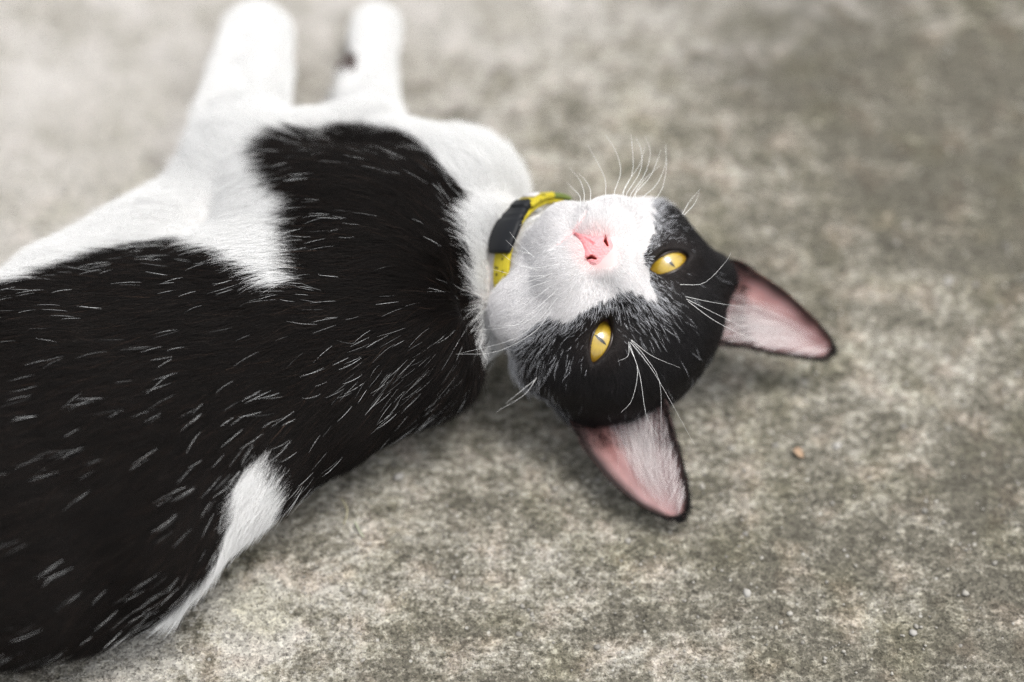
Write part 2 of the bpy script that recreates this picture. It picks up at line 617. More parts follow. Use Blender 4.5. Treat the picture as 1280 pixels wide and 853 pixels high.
hc = from_head((0, -1, -1.5))
xs = axis([(-0.42, -0.02, 0.0032), (-0.02, 0.125, 0.0011)])
ys = axis([(-0.20, hc[1] - 0.062, 0.0032), (hc[1] - 0.062, hc[1] + 0.062, 0.0011), (hc[1] + 0.062, 0.27, 0.0036)])
zs = axis([(-0.004, hc[2] - 0.062, 0.0028), (hc[2] - 0.062, hc[2] + 0.062, 0.0011)]) if hc[2] > 0.062 else axis([(-0.004, 0.115, 0.0012)])
Fg = np.empty((len(xs), len(ys), len(zs)), np.float32)
Yg, Zg = np.meshgrid(ys, zs, indexing='ij')
yl, zl = Yg.ravel(), Zg.ravel()
for i0 in range(0, len(xs), 12):
    xx = xs[i0:i0 + 12]
    P = np.empty((len(xx), yl.size, 3))
    P[..., 0] = xx[:, None]; P[..., 1] = yl; P[..., 2] = zl
    body = body_sdf(P)
    if xx[-1] > -0.03:
        body = smin(body, head_sdf(P), 0.35)
    Fg[i0:i0 + 12] = body.reshape(len(xx), len(ys), len(zs))
BV, BQ = surface_nets(Fg, xs, ys, zs)
del Fg
BV[:, 2] = np.maximum(BV[:, 2], 0.0005)
BN = vert_normals(BV, BQ)
B_head = head_sdf(BV) < body_sdf(BV) + 0.02

# ------------------------------------------------------------------ coat pattern
BLACK_BODY = [(316, 196), (326, 174), (372, 160), (450, 157), (500, 166), (540, 190), (565, 220), (578, 262), (583, 310), (587, 360), (590, 400), (598, 440), (606, 468), (616, 500), (640, 640), (400, 760), (0, 1100), (-900, 1500), (-900, 500), (0, 362), (60, 340), (110, 320), (170, 307), (230, 305), (272, 318), (305, 342), (335, 368), (362, 352), (358, 320), (352, 285), (356, 252), (346, 232), (330, 220)]
WHITE_SPOT = [(290, 604), (300, 586), (324, 574), (346, 590), (353, 625), (346, 652), (320, 700), (280, 735), (235, 790), (130, 860), (100, 830), (190, 779), (252, 724), (272, 684), (284, 645)]
BLACK_HEAD = [(800, 232), (813, 262), (820, 285), (808, 310), (808, 326), (812, 350), (820, 380), (808, 370), (788, 363), (774, 362), (756, 376), (742, 382), (727, 390), (705, 400), (688, 392), (674, 404), (655, 420), (632, 436), (634, 462), (660, 506), (690, 545), (640, 700), (900, 760), (1200, 500), (1000, 150)]


def body_black(P, px, py):
    n = vnoise(P, 120, 11) * 7 + vnoise(P, 330, 12) * 6
    b = poly_dist(px, py, BLACK_BODY) + n
    w = poly_dist(px, py, WHITE_SPOT) + n * 0.7
    return np.minimum(b, -w)


def head_black(P, px, py):
    n = vnoise(P, 260, 13) * 4 + vnoise(P, 600, 14) * 4
    return poly_dist(px, py, BLACK_HEAD) + n


px, py = project(BV)
blk = np.where(B_head, head_black(BV, px, py), body_black(BV, px, py))
q = to_head(BV)
skin = np.where((blk > 0)[:, None], np.array([0.014, 0.012, 0.012]), np.array([0.66, 0.62, 0.60]))
# pink skin about the nose, philtrum and lips
dn = np.sqrt((q[:, 0] / 0.95) ** 2 + ((q[:, 1] + 2.4) / 1.0) ** 2 + ((q[:, 2] - 1.6) / 1.2) ** 2)
mouth = np.exp(-((q[:, 1] + 3.36 + 0.10 * np.abs(q[:, 0])) / 0.16) ** 2) * np.exp(-(np.abs(q[:, 0]) / 0.95) ** 4) * (q[:, 2] > 0.2)
pk = np.clip(np.maximum(np.clip(1.15 - dn, 0, 1), mouth * 0.9), 0, 1) * B_head
skin = skin * (1 - pk[:, None]) + np.array([0.80, 0.36, 0.36]) * pk[:, None]

nd_ = nostril(np.stack([np.abs(q[:, 0]), q[:, 1], q[:, 2]], 1))
skin[(nd_ < 0.06) & B_head] = (0.34, 0.05, 0.045)
SKIN = coat_mat("coat_skin", 0.75, 0.2, 0.15)
FUR = coat_mat("coat_hair", 0.5, 0.12)
FACE_FUR = coat_mat("sleek_hair", 0.40, 0.30)

cat = bpy.data.objects.new("cat", None)
COL.objects.link(cat)
cat_at = at_h(480, 420, 0)
cat.location = cat_at
cat.empty_display_size = 0.05
tag(cat, "young black and white cat lying on its side with its head turned up", "cat")


def child(o):
    """parent to the cat without moving it"""
    o.parent = cat
    o.matrix_parent_inverse = Matrix.Translation(-Vector(cat_at))
    return o


body_obj = child(mesh_np("body", BV, BQ, SKIN, col=skin))


# ------------------------------------------------------------------ fur
def flow_body(px, py):
    G = np.array([  # px, py, dx, dy : which way the coat lies
        (600, 330, -.2, -.1), (560, 200, -.5, -.6), (500, 240, -.95, -.1), (440, 180, -1, -.05), (360, 180, -1, .05), (400, 160, -1, .0), (330, 200, -1, .1), (500, 180, -.9, -.2), (420, 300, -1, .05), (480, 380, -.9, .25), (540, 450, -.75, .55),
        (500, 480, -.7, .65), (440, 540, -.8, .6), (380, 440, -.9, .4), (330, 330, -.9, .35), (250, 330, -1, .15), (150, 330, -1, .25), (60, 350, -1, .2), (0, 330, -1, .15),
        (200, 420, -.9, .4), (100, 450, -.93, .35), (250, 540, -.75, .65), (120, 560, -.8, .55), (330, 600, -.7, .75), (280, 690, -.75, .65), (200, 760, -.85, .5),
        (50, 650, -.85, .5), (50, 780, -.9, .35), (-100, 600, -1, .3), (220, 240, -.9, .25), (280, 180, -.5, -.5), (300, 100, -.05, -1), (320, 40, 0, -1), (340, 240, -.9, .1),
        (450, 100, 0, -1), (465, 40, 0, -1), (540, 160, -.6, -.3), (640, 230, -.6, -.6), (590, 280, -.5, -.3), (600, 420, -.6, .5), (640, 490, -.6, .6), (660, 430, -.7, .5)], float)
    wsum = np.zeros(px.shape); dx = np.zeros(px.shape); dy = np.zeros(px.shape)
    for gx, gy, a, b in G:
        l = math.hypot(a, b)
        w = 1.0 / (((px - gx) ** 2 + (py - gy) ** 2) + 250.0) ** 1.5
        wsum += w; dx += w * a / l; dy += w * b / l
    return dx / wsum, dy / wsum


def sample_surface(V, Q, N, density):
    """random points; density per cm2 given per quad"""
    T = np.concatenate([Q[:, [0, 1, 2]], Q[:, [0, 2, 3]]])
    D = np.concatenate([density, density])
    A = np.linalg.norm(np.cross(V[T[:, 1]] - V[T[:, 0]], V[T[:, 2]] - V[T[:, 0]]), axis=1) * 0.5 / CM ** 2
    lam = A * D
    cnt = rng.poisson(lam)
    ti = np.repeat(np.arange(len(T)), cnt)
    r1 = np.sqrt(rng.random(len(ti))); r2 = rng.random(len(ti))
    w = np.stack([1 - r1, r1 * (1 - r2), r1 * r2], 1)[..., None]
    return (V[T[ti]] * w).sum(1), norm((N[T[ti]] * w).sum(1))


def strands(root, nrm, d, length, lift, sag, rad, seg=4, wob=0.0):
    """strands leave the skin along d, lifted off by `lift`, settling back by `sag`"""
    t = np.linspace(0, 1, seg + 1)[None, :, None]
    L = length[:, None, None]
    P = root[:, None] + d[:, None] * L * t + nrm[:, None] * L * (lift[:, None, None] * t - sag[:, None, None] * t * t)
    if wob:
        k = norm(np.cross(d, nrm))[:, None]
        a = rng.normal(0, wob, len(root))[:, None, None]
        P = P + k * L * a * t * t
    R = rad[:, None] * (1 - 0.82 * np.linspace(0, 1, seg + 1)[None] ** 1.5)
    return P, R


def tangent(nrm, dx, dy, jitter):
    w = dx[:, None] * AX_R - dy[:, None] * AX_U
    w = w - (w * nrm).sum(1, keepdims=True) * nrm
    w = norm(w) + rng.normal(0, 1, (len(dx), 3)) * jitter
    w = w - (w * nrm).sum(1, keepdims=True) * nrm
    return norm(w)


FURK = 1.0
cen = BV[BQ].mean(1); cn = BN[BQ].mean(1)
qh = B_head[BQ].mean(1) > 0.5
facing = (norm(CAM - cen) * cn).sum(1)
hq = to_head(cen)


def vis_mask(n, f):
    return (f > -0.45)


def build_body_fur():
    dens = np.where(~qh & vis_mask(cn, facing) & (cen[:, 2] > 0.003) & (cen[:, 0] > -0.31), 430.0 * FURK, 0.0)
    root, nrm = sample_surface(BV, BQ, BN, dens)
    px, py = project(root)
    ar = (root - NECK_C) @ NECK_N
    keep = ((ar < -0.0066) | (ar > 0.0062))
    keep |= np.linalg.norm(root - NECK_C, axis=1) > 0.040
    root, nrm, px, py = root[keep], nrm[keep], px[keep], py[keep]
    n = len(root)
    dx, dy = flow_body(px, py)
    cl = vnoise(root, 150, 21) * 0.35
    dx, dy = dx - dy * cl, dy + dx * cl
    d = tangent(nrm, dx, dy, 0.13)
    lie = root + d * 0.8 * CM                      # the coat pattern is what the lying hair shows
    b = body_black(lie, *project(lie))
    black = b > 0
    leg = py < 150
    length = np.where(black, rng.uniform(1.0, 1.7, n), rng.uniform(0.9, 1.7, n)) * CM
    length = length * np.clip(0.45 + (py - 90) / 160, 0.45, 1)
    lift = rng.uniform(0.10, 0.34, n); sag = rng.uniform(0.05, 0.25, n)
    rad = np.where(black, rng.uniform(0.045, 0.075, n), rng.uniform(0.04, 0.075, n)) * 0.001
    k = rng.random((n, 1))
    colr = np.where(black[:, None], np.array([0.0066, 0.0052, 0.0045]) * np.exp(rng.normal(-0.1, 0.55, (n, 1))) * np.where(rng.random((n, 1)) < 0.08, np.array([3.2, 2.6, 2.2]), 1.0), np.array([0.86, 0.86, 0.85]) * (0.83 + 0.22 * k))
    pad = np.hypot((px - 430) * 0.9 + (py - 86) * 0.35, (py - 86) * 0.75 - (px - 430) * 0.2) + vnoise(root, 400, 51) * 4 < 15
    colr[pad] = np.array([0.060, 0.036, 0.030]); length[pad] *= 0.4
    P, R = strands(root, nrm, d, length, lift, sag, rad, 4, 0.10)
    # white guard hairs scattered in the black coat
    gd = np.where(~qh & (facing > -0.1) & (cen[:, 0] > -0.31), 9.0, 0.0)
    r2, n2 = sample_surface(BV, BQ, BN, gd)
    px, py = project(r2)
    dx, dy = flow_body(px, py)
    lie = r2 + tangent(n2, dx, dy, 0.0) * 0.7 * CM
    bb = body_black(lie, *project(lie))
    edge = np.exp(-np.clip(bb, 0, None) / 14.0)
    sh = np.exp(-(((px - 505) * .8 + (py - 470) * .25) / 52) ** 2 - ((-(px - 505) * .3 + (py - 470)) / 42) ** 2)
    rump = np.exp(-(((px - 400) / 80) ** 2 + ((py - 470) / 80) ** 2))
    low = np.exp(-((poly_dist(px, py, WHITE_SPOT)) / 45) ** 2)
    patch = 0.5 + 0.5 * vnoise(r2, 60, 31)
    pr = 0.070 + 0.05 * patch + 0.75 * edge + 1.0 * sh + 0.10 * rump + 0.14 * low
    ok = (bb > 0) & (rng.random(len(r2)) < pr)
    r2, n2, px, py, sh = r2[ok], n2[ok], px[ok], py[ok], sh[ok]
    # a few hairs side by side make each fleck
    m = 1 + (rng.random(len(r2)) < 0.15)
    ii = np.repeat(np.arange(len(r2)), m)
    jit = rng.normal(0, 0.00035, (len(ii), 3))
    r2, n2, px, py, sh = r2[ii] + jit, n2[ii], px[ii], py[ii], sh[ii]
    dx, dy = flow_body(px, py)
    cl = vnoise(r2, 90, 23) * 0.35
    dx, dy = dx - dy * cl, dy + dx * cl
    d2 = tangent(n2, dx, dy, 0.09)
    r2 = r2 + n2 * 0.0022
    nn = len(r2)
    P2, R2 = strands(r2, n2, d2, rng.uniform(0.5, 1.15, nn) * CM, rng.uniform(0.08, 0.28, nn), rng.uniform(0.0, 0.15, nn), rng.uniform(0.027, 0.050, nn) * 0.001, 4, 0.10)
    R2 = R2 * np.array([0.35, 0.9, 1.0, 0.75, 0.25]) / (1 - 0.82 * np.linspace(0, 1, 5) ** 1.5)
    c2 = np.array([0.80, 0.81, 0.80]) * rng.uniform(0.22, 1.0, (nn, 1)) ** 1.2 * (1 - 0.45 * sh[:, None])
    child(hair_np("fur", np.concatenate([P, P2]), np.concatenate([R, R2]), np.concatenate([colr, c2]), FUR, label="black body coat flecked with white hairs, white on chest and legs"))


NOSE_PX = (752, 318)
EYES = [(838, 327), (751, 427)]


def build_head_fur():
    dnq = np.sqrt((hq[:, 0]) ** 2 + (hq[:, 1] + 2.2) ** 2)
    dens = np.where(qh & (facing > -0.4) & (cen[:, 2] > 0.003), 1500.0, 0.0) * FURK
    root, nrm = sample_surface(BV, BQ, BN, dens)
    q = to_head(root)
    px, py = project(root)
    s = np.abs(q[:, 0])
    # nothing grows on the nose leather, in the eye opening or in the mouth line
    nose = (s < np.interp(q[:, 1], [-3.5, -3.3, -2.95, -2.75, -2.45, -2.15, -1.95, -1.7, -1.5, -1.42], [0.0, 0.02, 0.10, 0.22, 0.50, 0.60, 0.56, 0.38, 0.12, 0.0])) & (q[:, 2] > 0.7)
    ex = s - EYE_X; ey = q[:, 1]
    ca, sa = math.cos(math.radians(23)), math.sin(math.radians(23))
    u = ex * ca + ey * sa; v = -ex * sa + ey * ca
    eye = np.abs(v) < 0.45 * np.clip(1 - (np.abs(u) / 1.05) ** 2, 0, 1) + 0.02
    eye &= np.abs(u) < 1.05
    mouth = (np.abs(q[:, 1] + 3.36 + 0.10 * s) < 0.04) & (s < 0.7) & (q[:, 2] > 0.3)
    thin = np.exp(-((s / 0.9) ** 2 + ((q[:, 1] + 2.1) / 0.95) ** 2)) * (q[:, 2] > 0.3)
    keep = ~nose & ~eye & ~mouth & (rng.random(len(root)) > 0.45 * thin)
    root, nrm, q, px, py, s = root[keep], nrm[keep], q[keep], px[keep], py[keep], s[keep]
    n = len(root)
    b = head_black(root, px, py)
    black = b > 0
    dx, dy = px - NOSE_PX[0], py - NOSE_PX[1]
    dist = np.hypot(dx, dy) + 1e-6
    dx, dy = dx / dist, dy / dist
    # part around the eyes
    for ex_, ey_ in EYES:
        rx, ry = px - ex_, py - ey_
        rr = np.hypot(rx, ry) + 1e-6
        w = np.exp(-(rr / 32) ** 2) * 0.9
        dx, dy = dx + w * rx / rr, dy + w * ry / rr
    cl = vnoise(root, 260, 22) * 0.35
    dx, dy = dx - dy * cl, dy + dx * cl
    d = tangent(nrm, dx, dy, 0.14)
    length = np.clip(0.13 + 0.0030 * dist, 0.16, 0.75) * rng.uniform(0.7, 1.25, n)
    eyed = np.minimum(np.hypot(px - EYES[0][0], py - EYES[0][1]), np.hypot(px - EYES[1][0], py - EYES[1][1]))
    length *= np.clip(eyed / 75, 0.28, 1)
    length *= CM
    lift = rng.uniform(0.10, 0.36, n); sag = rng.uniform(0.05, 0.25, n)
    rad = np.where(black, rng.uniform(0.03, 0.05, n), rng.uniform(0.03, 0.052, n)) * 0.001
    k = rng.random((n, 1))
    colr = np.where(black[:, None], np.array([0.0105, 0.0092, 0.0094]) * np.exp(rng.normal(0, 0.6, (n, 1))), np.array([0.88, 0.865, 0.865]) * (0.74 + 0.34 * k))
    # brown rims round the eyes
    br = np.clip(1 - eyed / 42, 0, 1)[:, None] * black[:, None]
    colr = colr * (1 - 0.6 * br) + np.array([0.030, 0.017, 0.012]) * 0.6 * br
    # salt in the black near the edge of the white mask
    edge = np.exp(-np.clip(b, 0, None) / 9.0)
    bridge = np.exp(-(((px - 800) / 26) ** 2 + ((py - 395) / 26) ** 2))
    cheek = np.exp(-(((px - 665) / 45) ** 2 + ((py - 435) / 30) ** 2))
    salt = black & (rng.random(n) < 0.27 * edge + 0.045 * bridge + 0.022 * cheek + 0.0006) & (eyed > 22)
    colr[salt] = np.array([0.74, 0.75, 0.78]) * rng.uniform(0.5, 1.0, (salt.sum(), 1))
    length[salt] *= 1.25
    lift[salt] += 0.12
    rad[salt] *= 1.3
    pk = np.clip(1.05 - np.sqrt((s / 1.0) ** 2 + ((q[:, 1] + 2.4) / 1.1) ** 2), 0, 1)[:, None] * ~black[:, None]
    colr = colr * (1 - 0.55 * pk) + np.array([0.86, 0.52, 0.50]) * 0.55 * pk
    P, R = strands(root, nrm, d, length, lift, sag, rad, 3, 0.10)
    child(hair_np("facial_fur", P, R, colr, FACE_FUR, label="short fur of the face, white muzzle and blaze below a black mask"))


build_body_fur()
build_head_fur()

# ------------------------------------------------------------------ eyes
def eye_material():
    m, nt, b = new_mat("yellow_eye")
    L = nt.links.new
    tc = nd(nt, "ShaderNodeTexCoord")
    sep = nd(nt, "ShaderNodeSeparateXYZ"); L(tc.outputs["Object"], sep.inputs[0])
    cxy = nd(nt, "ShaderNodeCombineXYZ"); L(sep.outputs[0], cxy.inputs[0]); L(sep.outputs[1], cxy.inputs[1])
    ln = nd(nt, "ShaderNodeVectorMath", operation='LENGTH'); L(cxy.outputs[0], ln.inputs[0])
    mr = nd(nt, "ShaderNodeMapRange"); L(ln.outputs["Value"], mr.inputs[0]); mr.inputs[2].default_value = 0.0105
    rp = nd(nt, "ShaderNodeValToRGB"); L(mr.outputs[0], rp.inputs[0])
    e = rp.color_ramp.elements
    e[0].position = 0.0; e[0].color = (0.34, 0.23, 0.025, 1)
    e[1].position = 0.28; e[1].color = (0.56, 0.39, 0.035, 1)
    for p, c in ((0.62, (0.40, 0.25, 0.02, 1)), (0.76, (0.40, 0.22, 0.02, 1)), (0.80, (0.04, 0.025, 0.012, 1)), (0.84, (0.62, 0.58, 0.55, 1))):
        k = e.new(p); k.color = c
    nrmz = nd(nt, "ShaderNodeVectorMath", operation='NORMALIZE'); L(cxy.outputs[0], nrmz.inputs[0])
    nz = nd(nt, "ShaderNodeTexNoise", Scale=9.0, Detail=4.0); L(nrmz.outputs[0], nz.inputs["Vector"])
    mx = nd(nt, "ShaderNodeMix", data_type='RGBA', blend_type='MULTIPLY'); mx.inputs[0].default_value = 0.7
    r2 = nd(nt, "ShaderNodeValToRGB"); L(nz.outputs[0], r2.inputs[0])
    r2.color_ramp.elements[0].position = 0.3; r2.color_ramp.elements[0].color = (0.6, 0.55, 0.4, 1)
    r2.color_ramp.elements[1].position = 0.65; r2.color_ramp.elements[1].color = (1.0, 1.0, 1.0, 1)
    L(rp.outputs[0], mx.inputs[6]); L(r2.outputs[0], mx.inputs[7])
    L(mx.outputs[2], b.inputs["Base Color"])
    b.inputs["Roughness"].default_value = 0.35
    b.inputs["Coat Weight"].default_value = 1.0
    b.inputs["Coat Roughness"].default_value = 0.015
    b.inputs["Coat IOR"].default_value = 1.7
    return m


EYE_MAT = eye_material()
PUPIL_MAT = simple_mat("pupil_black", (0.004, 0.005, 0.004), 0.1, 0.5, Coat_Weight=1.0, Coat_Roughness=0.015)
LID_MAT = coat_mat("eyelid_rim", 0.3, 0.5)
EYE_R = 1.04


def sphere_np(r, nu=48, nv=32):
    V = [(0, 0, r)]
    for i in range(1, nv):
        th = math.pi * i / nv
        for j in range(nu):
            ph = 2 * math.pi * j / nu
            V.append((r * math.sin(th) * math.cos(ph), r * math.sin(th) * math.sin(ph), r * math.cos(th)))
    V.append((0, 0, -r))
    F = []
    for j in range(nu):
        F.append((0, 1 + j, 1 + (j + 1) % nu, 1 + (j + 1) % nu))
    me = bpy.data.meshes.new("eye")
    faces = [(0, 1 + j, 1 + (j + 1) % nu) for j in range(nu)]
    for i in range(nv - 2):
        for j in range(nu):
            a = 1 + i * nu + j; b2 = 1 + i * nu + (j + 1) % nu
            faces.append((a, a + nu, b2 + nu, b2))
    last = len(V) - 1
    for j in range(nu):
        faces.append((last, 1 + (nv - 2) * nu + (j + 1) % nu, 1 + (nv - 2) * nu + j))
    me.from_pydata(V, [], faces)
    me.polygons.foreach_set("use_smooth", np.ones(len(faces), bool))
    return me


def tube_np(pts, rads, sides=6, closed=False):
    pts = np.asarray(pts, float); n = len(pts)
    if closed:
        tang = norm(np.roll(pts, -1, 0) - np.roll(pts, 1, 0))
    else:
        tang = norm(np.gradient(pts, axis=0))
    ref = np.array([0.31, 0.22, 0.92])
    a = norm(np.cross(tang, ref)); b = np.cross(tang, a)
    V = []
    for k in range(sides):
        an = 2 * math.pi * k / sides
        V.append(pts + (a * math.cos(an) + b * math.sin(an)) * np.asarray(rads)[:, None])
    V = np.stack(V, 1).reshape(-1, 3)
    F = []
    m = n if closed else n - 1
    for i in range(m):
        for k in range(sides):
            i2 = (i + 1) % n
            F.append((i * sides + k, i * sides + (k + 1) % sides, i2 * sides + (k + 1) % sides, i2 * sides + k))
    return V, np.array(F)


def build_eye(sx):
    c = np.array([sx * (EYE_X - 0.02), -0.03, -1.17])
    cw = from_head(c)
    gaze = norm(np.array([sx * 0.04, 0.02, 1.0]))
    zf = gaze @ HB; xf = norm(HL - (HL @ zf) * zf); yf = np.cross(zf, xf)
    me = sphere_np(EYE_R * CM)
    me.materials.append(EYE_MAT)
    eye = bpy.data.objects.new("eye", me); COL.objects.link(eye)
    M = Matrix([[xf[i], yf[i], zf[i], cw[i]] for i in range(3)] + [[0, 0, 0, 1]])
    eye.matrix_basis = M
    child(eye)
    # slit pupil, a thin sliver lying on the eyeball
    V, F = [], []
    n = 14
    for i in range(n + 1):
        t = -1 + 2 * i / n
        y = t * 0.30
        w = 0.060 * (1 - t * t) + 0.004
        for x in (-w, w):
            z = math.sqrt((EYE_R + 0.006) ** 2 - x * x - y * y)
            V.append((x * CM, y * CM, z * CM))
    for i in range(n):
        F.append((2 * i, 2 * i + 1, 2 * i + 3, 2 * i + 2))
    mesh_np("pupil", V, F, PUPIL_MAT, parent=eye)
    # lid rim: a tapered tube along the almond opening
    ca, sa = math.cos(math.radians(23)), math.sin(math.radians(23))
    loop = []
    for i in range(48):
        an = 2 * math.pi * i / 48
        u = 0.88 * math.cos(an)
        v = (0.40 if math.sin(an) > 0 else 0.36) * abs(math.sin(an)) ** 1.2 * (1 if math.sin(an) > 0 else -1)
        x = sx * (EYE_X + u * ca - v * sa); y = u * sa + v * ca
        dx, dy = x - c[0], y - c[1]
        z = c[2] + math.sqrt(max((EYE_R + 0.03) ** 2 - dx * dx - dy * dy, 0.02))
        loop.append(from_head((x, y, z)))
    an = np.arange(48) * 2 * math.pi / 48
    rad = (0.058 + 0.022 * np.clip(np.sin(an), 0, 1)) * CM            # the upper lid is the heavier
    Vt, Ft = tube_np(loop, rad, 8, True)
    inn = np.repeat(np.clip(-np.cos(an) - 0.80, 0, 1) / 0.2, 8)[:, None]
    child(mesh_np("eyelid", Vt, Ft, LID_MAT, col=np.array([0.022, 0.012, 0.009]) * (1 - inn) + np.array([0.13, 0.062, 0.050]) * inn))


for sx in (1, -1):
    build_eye(sx)

# ------------------------------------------------------------------ nose leather
def build_nose():
    st = 0.03
    gx = np.arange(-1.1, 1.1001, st); gy = np.arange(-3.6, -1.2, st); gz = np.arange(0.7, 2.3, st)
    X, Y, Z = np.meshgrid(gx, gy, gz, indexing='ij')
    s = np.stack([np.abs(X), Y, Z], -1)
    # heart-shaped pad: width by height on the face
    hw = np.interp(Y, [-3.4, -3.25, -3.0, -2.75, -2.45, -2.15, -1.95, -1.7, -1.5, -1.4], [0.0, 0.05, 0.15, 0.34, 0.62, 0.72, 0.66, 0.44, 0.24, 0.05])
    side = s[..., 0] - hw
    front = 1.80 - 0.42 * s[..., 0] ** 2 - 0.40 * np.clip(Y + 2.35, 0, 2) ** 1.5 - 0.30 * np.clip(-2.5 - Y, 0, 2)
    front = front + 0.05 * np.exp(-((s[..., 0] - 0.52) / 0.2) ** 2 - ((Y + 2.2) / 0.28) ** 2)
    d = smax(side * 0.8, Z - front, 0.30)
    d = smax(d, 0.75 - Z, 0.05)
    d = smax(d, -nostril(s), 0.05)
    gr = np.sqrt(X ** 2 + ((Z - front) * 0.6) ** 2) - 0.035
    gr = np.maximum(gr, Y + 2.55)
    d = smax(d, -gr, 0.07)
    V, Q = surface_nets(d, gx, gy, gz)
    ns = nostril(np.abs(V) * [1, -1, 1])
    deep = np.clip(1 - (ns - 0.0) / 0.045, 0, 1)[:, None]
    groove = (np.exp(-(V[:, 0] / 0.06) ** 2) * (V[:, 1] < -2.5))[:, None]
    pale = np.clip((V[:, 1:2] + 2.15) / 0.5, 0, 1)
    col = np.array([0.80, 0.33, 0.345]) * (1 - pale) + np.array([0.83, 0.50, 0.49]) * pale
    col = col * (1 - 0.45 * groove) + np.array([0.55, 0.12, 0.13]) * 0.45 * groove
    col = col * (1 - deep) + np.array([0.50, 0.10, 0.09]) * deep
    m = coat_mat("nose_leather", 0.5, 0.4, 0.3)
    nt = m.node_tree
    bp = nd(nt, "ShaderNodeBump", Strength=0.5, Distance=0.0006)
    vo = nd(nt, "ShaderNodeTexVoronoi", Scale=1100.0)
    tc = nd(nt, "ShaderNodeTexCoord"); nt.links.new(tc.outputs["Object"], vo.inputs["Vector"])
    nt.links.new(vo.outputs["Distance"], bp.inputs["Height"])
    nt.links.new(bp.outputs[0], nt.nodes["Principled BSDF"].inputs["Normal"])
    child(mesh_np("nose", from_head(V), Q, m, col=col))


build_nose()


# ------------------------------------------------------------------ ears
def spline(pts, n):
    """closed or open Catmull-Rom through pts"""
    pts = np.asarray(pts, float)
    P = np.concatenate([[2 * pts[0] - pts[1]], pts, [2 * pts[-1] - pts[-2]]])
    m = len(pts) - 1
    out = []
    for t in np.linspace(0, m - 1e-6, n):
        i = int(t); f = t - i
        p0, p1, p2, p3 = P[i:i + 4]
        out.append(0.5 * ((2 * p1) + (-p0 + p2) * f + (2 * p0 - 5 * p1 + 4 * p2 - p3) * f * f + (-p0 + 3 * p1 - 3 * p2 + p3) * f ** 3))
    return np.array(out)


EAR_MAT = coat_mat("ear_skin", 0.6, 0.3, 0.25)


